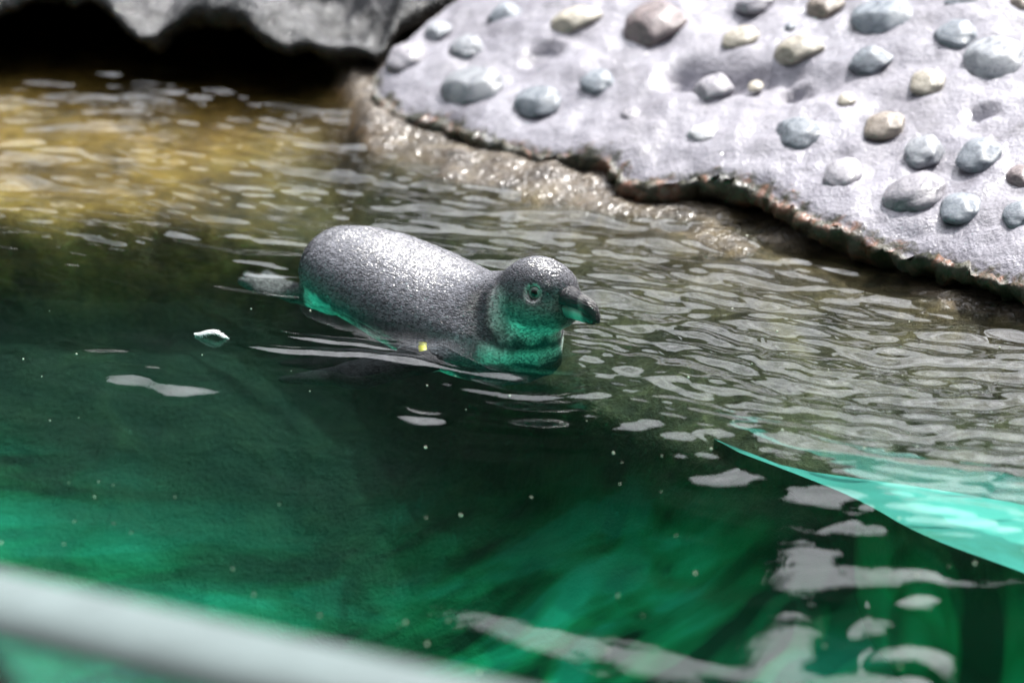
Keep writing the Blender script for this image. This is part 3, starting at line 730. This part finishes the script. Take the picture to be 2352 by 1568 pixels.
def build_penguin():
    root = empty('penguin', PEN_LOC, PEN_YAW)
    h = .0024; lo = np.array([-.31, -.20, -.135]); hi = np.array([.265, .20, .125])
    n = np.ceil((hi - lo) / h).astype(int)
    ax = [lo[i] + h * np.arange(n[i]) for i in range(3)]
    P = np.stack(np.meshgrid(*ax, indexing='ij'), -1)
    F = np.concatenate([penguin_sdf(P[i:i + 24]) for i in range(0, n[0], 24)], 0)
    V, Q = surface_nets(F, lo, h)
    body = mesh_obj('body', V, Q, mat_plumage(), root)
    V = np.empty(len(body.data.vertices) * 3); body.data.vertices.foreach_get('co', V); V = V.reshape(-1, 3)
    # feather colours
    q = (V - HEAD) @ HR; hx, hy, hz = q[:, 0], q[:, 1], q[:, 2]
    x, y, z = V[:, 0], V[:, 1], V[:, 2]
    nn = np.array([noise.fractal(tuple(v * 45), .8, 2, 4) for v in V])
    DARK = np.array([.075, .076, .086]); BACK = np.array([.105, .107, .122]); WHT = np.array([.86, .86, .84]); GREY = np.array([.15, .145, .145]); FOOT = np.array([.10, .105, .105])
    C = np.tile(BACK, (len(V), 1))
    def lay(m, c):
        m = np.clip(m, 0, 1)[:, None]; C[:] = C * (1 - m) + c * m
    ang = np.arctan2(z - np.interp(x, [-.2, 0, .2], [.01, -.014, -.03]), np.abs(y))
    lay(sstep(.0, -.22, ang + nn * .10) * sstep(.20, .14, x), WHT)             # white belly and flank
    lay(sstep(-.138, -.168, x + nn * .010) * .9, DARK * .45)
    lay(sstep(.120, .16, x) * sstep(-.01, .02, z + nn * .004), GREY * .9)       # nape and neck sides
    r_ = np.hypot(x - HEAD[0], y); hd = sstep(.105, .125, x)
    lay(hd * sstep(.004, -.006, z + nn * .006 ) * sstep(.145, .165, x + nn * .004), WHT)   # throat under the dark collar
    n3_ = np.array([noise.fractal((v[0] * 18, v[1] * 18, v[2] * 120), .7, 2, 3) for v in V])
    lay(hd * sstep(-.022, -.030, z + n3_ * .008), DARK * .8)  # dark water reflection below the chest, painted into the feather colour
    lay(hd * sstep(-.012, .000, hz - .006 + nn * .003), DARK)                  # crown
    lay(hd * sstep(.006, -.006, hz - .003 - .10 * (hx - .0) * 0 + nn * .004) * sstep(-.026, -.018, hz + nn * .004), GREY)    # grey cheek
    # pale arc: behind the eye, down the side of the neck and under the chin
    arc = np.hypot((hx - .024) / 1.05, (hz - .006) / .95)
    pal = sstep(.032, .046, arc + nn * .008) * sstep(.066, .055, arc + nn * .008) * sstep(.018, .006, hz)
    lay(hd * pal * sstep(.05, .03, hx) * np.where(hx < -.008, .45, .85), WHT * .8)
    lay(hd * sstep(.064, .068, arc + nn * .005) * sstep(.080, .074, arc + nn * .005) * sstep(.01, .0, hz) * (hx > -.06), np.array([.05, .052, .06]))   # dark collar
    # pale eye ring
    for s in (-1, 1):
        e = np.array(hw((.024, s * .033, .012))); de = np.linalg.norm(V - e, axis=1)
        lay(sstep(.0135, .011, de), np.array([.34, .34, .33]))
    lay(sstep(.044, .050, hx) * hd * (hz < .012), np.array([.10, .085, .085]))
    # flippers dark above, feet grey
    fl = (np.abs(y) > .098) & (x < .13)
    lay(fl * 1.0, DARK * .18)
    lay(sstep(-.014, .004, -z + .0) * 0 + (((x < -.150) & (np.abs(y) > .036) & (z < -.004)) | (x < -.200)) * 1.0, FOOT)
    C = np.clip(C * (1 + .10 * nn[:, None]), .01, .9)
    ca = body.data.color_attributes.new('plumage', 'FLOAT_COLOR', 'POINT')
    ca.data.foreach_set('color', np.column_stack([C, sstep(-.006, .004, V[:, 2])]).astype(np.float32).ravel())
    fl_ = body.data.attributes.new('flow', 'FLOAT_VECTOR', 'POINT'); fl_.data.foreach_set('vector', V.astype(np.float32).ravel())
    # bill
    black = mat_bill(); 
    fw, up, rt = Vector(HR @ np.array([1, 0, 0])), Vector(HR @ np.array([0, 0, 1])), Vector(HR @ np.array([0, 1, 0]))
    def sec(x, zc, wd, u, d_, pw=.9): return (hw((x, 0, zc)), rt, up, wd, u, d_, pw)
    U = [sec(.026, .004, .0195, .0215, .006), sec(.037, .003, .0185, .0205, .006), sec(.048, .0020, .0160, .0175, .005), sec(.060, .0008, .0132, .0146, .0045), sec(.071, -.0005, .0114, .0132, .0042),
         sec(.081, -.0020, .0104, .0130, .0046), sec(.089, -.0045, .0092, .0130, .0064), sec(.0955, -.0080, .0074, .0126, .0062), sec(.1000, -.0125, .0050, .0104, .0050), sec(.1018, -.0160, .0022, .0064, .0026)]
    ub = loft('upper_bill', U, 28, black, root)
    Lw = [sec(.022, -.006, .0165, .008, .0125), sec(.037, -.0060, .0158, .008, .0138), sec(.049, -.0062, .0140, .008, .0138), sec(.061, -.0068, .0118, .008, .0134), sec(.073, -.0080, .0104, .008, .0126),
          sec(.081, -.0095, .0092, .008, .0116), sec(.0885, -.0118, .0074, .007, .0096), sec(.0940, -.0150, .0042, .004, .0060)]
    lb = loft('lower_bill', Lw, 24, mat_lower_bill(), root)
    for s in (-1, 1):
        # eye: globe with iris and pupil, in a thin lid ring
        c = Vector(hw((.0235, s * .0280, .012))); nrm = Vector(HR @ np.array([.42, s * 1.0, .10])).normalized()
        bm = bmesh.new(); bmesh.ops.create_uvsphere(bm, u_segments=24, v_segments=16, radius=.0066)
        eye = bm_obj('eye', bm, mat_eye(), root); eye.location = c; eye.rotation_euler = nrm.to_track_quat('Z', 'Y').to_euler()
        bm = bmesh.new()
        prev = None; ring = []
        for k in range(36):
            th = 2 * math.pi * k / 36; row = []
            for j in range(8):
                ph = 2 * math.pi * j / 8; rr = .0058 + .0009 * math.cos(ph)
                row.append(bm.verts.new((rr * math.cos(th) * (1.12 if math.cos(th) > 0 else 1), rr * math.sin(th) * .96, .0036 + .0009 * math.sin(ph))))
            ring.append(row)
        for k in range(36):
            for j in range(8): bm.faces.new((ring[k][j], ring[(k + 1) % 36][j], ring[(k + 1) % 36][(j + 1) % 8], ring[k][(j + 1) % 8]))
        lid = bm_obj('eyelid', bm, M_lid, eye)
    # yellow identity band round the near flipper
    bm = bmesh.new(); rings = []
    c = Vector((.086, -.092, -.026)); d_ = Vector((-.085, -.085, -.030)).normalized(); sd_ = d_.cross(Vector((0, 0, 1))).normalized(); u_ = sd_.cross(d_)
    for q in (-.005, .005):
        rings.append([bm.verts.new(c + d_ * q + sd_ * .017 * math.cos(2 * math.pi * k / 28) + u_ * .0105 * math.sin(2 * math.pi * k / 28)) for k in range(28)])
    for k in range(28): bm.faces.new((rings[0][k], rings[0][(k + 1) % 28], rings[1][(k + 1) % 28], rings[1][k]))
    b = bm_obj('flipper_band', bm, mat_plain('yellow_band', (.75, .70, .05), .4), root)
    sm = b.modifiers.new('thickness', 'SOLIDIFY'); sm.thickness = .0015
    tag(b, 'yellow identity band under the water')
    tag(root, 'young grey penguin swimming at the surface with its head raised', 'penguin')
    return root

def mat_bill():
    m, t, p = mat('black_bill'); tc = N(t, 'ShaderNodeAttribute', attribute_name='rest'); P = N(t, 'ShaderNodeTexCoord').outputs['Object']
    hx = N(t, 'ShaderNodeVectorMath', operation='DOT_PRODUCT'); sb = N(t, 'ShaderNodeVectorMath', operation='SUBTRACT'); L(t, P, sb.inputs[0]); sb.inputs[1].default_value = tuple(HEAD)
    L(t, sb.outputs[0], hx.inputs[0]); hx.inputs[1].default_value = tuple(HR @ np.array([1, 0, 0]))
    hz = N(t, 'ShaderNodeVectorMath', operation='DOT_PRODUCT'); L(t, sb.outputs[0], hz.inputs[0]); hz.inputs[1].default_value = tuple(HR @ np.array([0, 0, 1]))
    n1 = noise_tex(t, 160, 4, .6, .5, P)
    x2 = math_n(t, 'ADD', hx.outputs['Value'], math_n(t, 'MULTIPLY', math_n(t, 'SUBTRACT', n1.outputs[0], .5), .004))
    x2 = math_n(t, 'ADD', x2, math_n(t, 'MULTIPLY', hz.outputs['Value'], .35))
    band = ramp(t, math_n(t, 'MULTIPLY', x2, 8.0), [(.0, (.010, .010, .013)), (.615, (.012, .012, .015)), (.640, (.11, .11, .105)), (.665, (.09, .09, .088)), (.71, (.016, .016, .018))]).outputs[0]
    low = ramp(t, math_n(t, 'ADD', math_n(t, 'MULTIPLY', hz.outputs['Value'], 20), .5), [(.36, (1, 1, 1)), (.42, (0, 0, 0))]).outputs[0]
    c = mixc(t, math_n(t, 'MULTIPLY', low, 0.0), band, (.10, .10, .10))
    L(t, c, p.inputs['Base Color'])
    p.inputs['Roughness'].default_value = .28; p.inputs['Specular IOR Level'].default_value = .35
    mp = N(t, 'ShaderNodeMapping', inp={'Scale': (110, 420, 420), 'Rotation': (0, -.45, 0)}); L(t, P, mp.inputs[0])
    n2 = noise_tex(t, 1.0, 3, .6, .6, mp.outputs[0])
    L(t, bump(t, n2.outputs[0], .9, .0026), p.inputs['Normal'])
    return m
def mat_lower_bill():
    m, t, p = mat('pale_lower_bill'); P = N(t, 'ShaderNodeTexCoord').outputs['Object']
    sb = N(t, 'ShaderNodeVectorMath', operation='SUBTRACT'); L(t, P, sb.inputs[0]); sb.inputs[1].default_value = tuple(HEAD)
    hx = N(t, 'ShaderNodeVectorMath', operation='DOT_PRODUCT'); L(t, sb.outputs[0], hx.inputs[0]); hx.inputs[1].default_value = tuple(HR @ np.array([1, 0, 0]))
    n1 = noise_tex(t, 140, 4, .6, .5, P)
    x2 = math_n(t, 'ADD', hx.outputs['Value'], math_n(t, 'MULTIPLY', math_n(t, 'SUBTRACT', n1.outputs[0], .5), .008))
    L(t, ramp(t, math_n(t, 'MULTIPLY', x2, 8.0), [(.0, (.20, .16, .15)), (.40, (.10, .095, .095)), (.49, (.16, .155, .15)), (.57, (.46, .46, .44)), (.64, (.44, .44, .42)), (.675, (.02, .02, .022))]).outputs[0], p.inputs['Base Color'])
    p.inputs['Roughness'].default_value = .35
    L(t, bump(t, n1.outputs[0], .3, .001), p.inputs['Normal'])
    return m
def mat_eye():
    m, t, p = mat('penguin_eye'); P = N(t, 'ShaderNodeTexCoord').outputs['Object']
    sx = N(t, 'ShaderNodeSeparateXYZ'); L(t, P, sx.inputs[0])
    rr = math_n(t, 'SQRT', math_n(t, 'ADD', math_n(t, 'POWER', sx.outputs[0], 2.0), math_n(t, 'POWER', sx.outputs[1], 2.0)))
    n = noise_tex(t, 900, 2, .5, 0, P)
    c = ramp(t, math_n(t, 'MULTIPLY', rr, 150.0), [(.0, (.004, .004, .004)), (.34, (.005, .005, .005)), (.40, (.022, .02, .019)), (.66, (.03, .028, .026)), (.74, (.45, .45, .43))]).outputs[0]
    L(t, c, p.inputs['Base Color']); p.inputs['Roughness'].default_value = .06
    p.inputs['Specular IOR Level'].default_value = .3
    return m
M_lid = mat_plain('pale_eyelid', (.26, .26, .25), .5)
build_penguin()

# ------------------------------------------------------------------ white feather adrift on the water
def build_feather():
    pts = [at(446, 766, .004), at(458, 765, .006), at(472, 760, .010), at(486, 758, .012), at(500, 763, .010), at(512, 770, .006), at(524, 776, .003)]
    o0 = at(486, 764, 0); root = empty('feather', o0); rnd = random.Random(3)
    m = mat_plain('white_down', (.80, .80, .82), .7)
    P = []
    for i in range(len(pts) - 1):
        for k in range(6): P.append(pts[i].lerp(pts[i + 1], k / 6) - o0)
    P.append(pts[-1] - o0); n = len(P)
    V, F = [], []
    for i, p in enumerate(P):                                # shaft, a thin tapering tube
        r = .0007 * (1 - .7 * i / n) + .0002
        for k in range(6): V.append(p + Vector((0, r * math.cos(k * 1.047), r * math.sin(k * 1.047))))
    for i in range(n - 1):
        for k in range(6): F.append([i * 6 + k, i * 6 + (k + 1) % 6, (i + 1) * 6 + (k + 1) % 6, (i + 1) * 6 + k])
    mesh_obj('shaft', V, F, m, root)
    V, F = [], []
    for i, p in enumerate(P):                                # vane made of separate fine barbs
        for side in (-1, 1):
            for q in range(3):
                ln = (.0055 + .002 * rnd.random()) * (math.sin(math.pi * min(1, .12 + .95 * i / n)) ** .6 + .15)
                d = Vector((.5 + .3 * rnd.random(), side * 1.0, rnd.uniform(-.75, .15))).normalized()
                a = p + Vector((rnd.uniform(-.0006, .0006), 0, 0)); b = a + d * ln; wd = Vector((.00055, 0, .0002)); k = len(V)
                V += [a - wd, a + wd, b + wd * .4 + Vector((0, 0, -.0008)), b - wd * .4 + Vector((0, 0, -.0008))]; F.append([k, k + 1, k + 2, k + 3])
    vn = mesh_obj('vane', V, F, m, root, False); md = vn.modifiers.new('thickness', 'SOLIDIFY'); md.thickness = .0004
    tag(root, 'small curled white feather drifting on the dark green water', 'feather')
build_feather()

# ------------------------------------------------------------------ specks and bubbles drifting on the surface
def build_specks():
    rnd = random.Random(11); bm = bmesh.new()
    for _ in range(90):
        p = at(rnd.uniform(-50, 2400), rnd.uniform(700, 1560), 0)
        if abs(p.x) > .8: continue
        z = float(waves(np.array([[p.x]]), np.array([[p.y]]))[0, 0]); r = rnd.choice((.0006, .0008, .001, .0014))
        bmesh.ops.create_icosphere(bm, subdivisions=1, radius=r, matrix=Matrix.Translation((p.x, p.y, z + r * .3)))
    o = bm_obj('floating_specks', bm, mat_plain('pale_specks', (.6, .6, .5), .4)); o.location = (0, 0, 0)
    tag(o, 'tiny pale specks and bubbles scattered over the green water', 'specks', None, 'stuff')
build_specks()
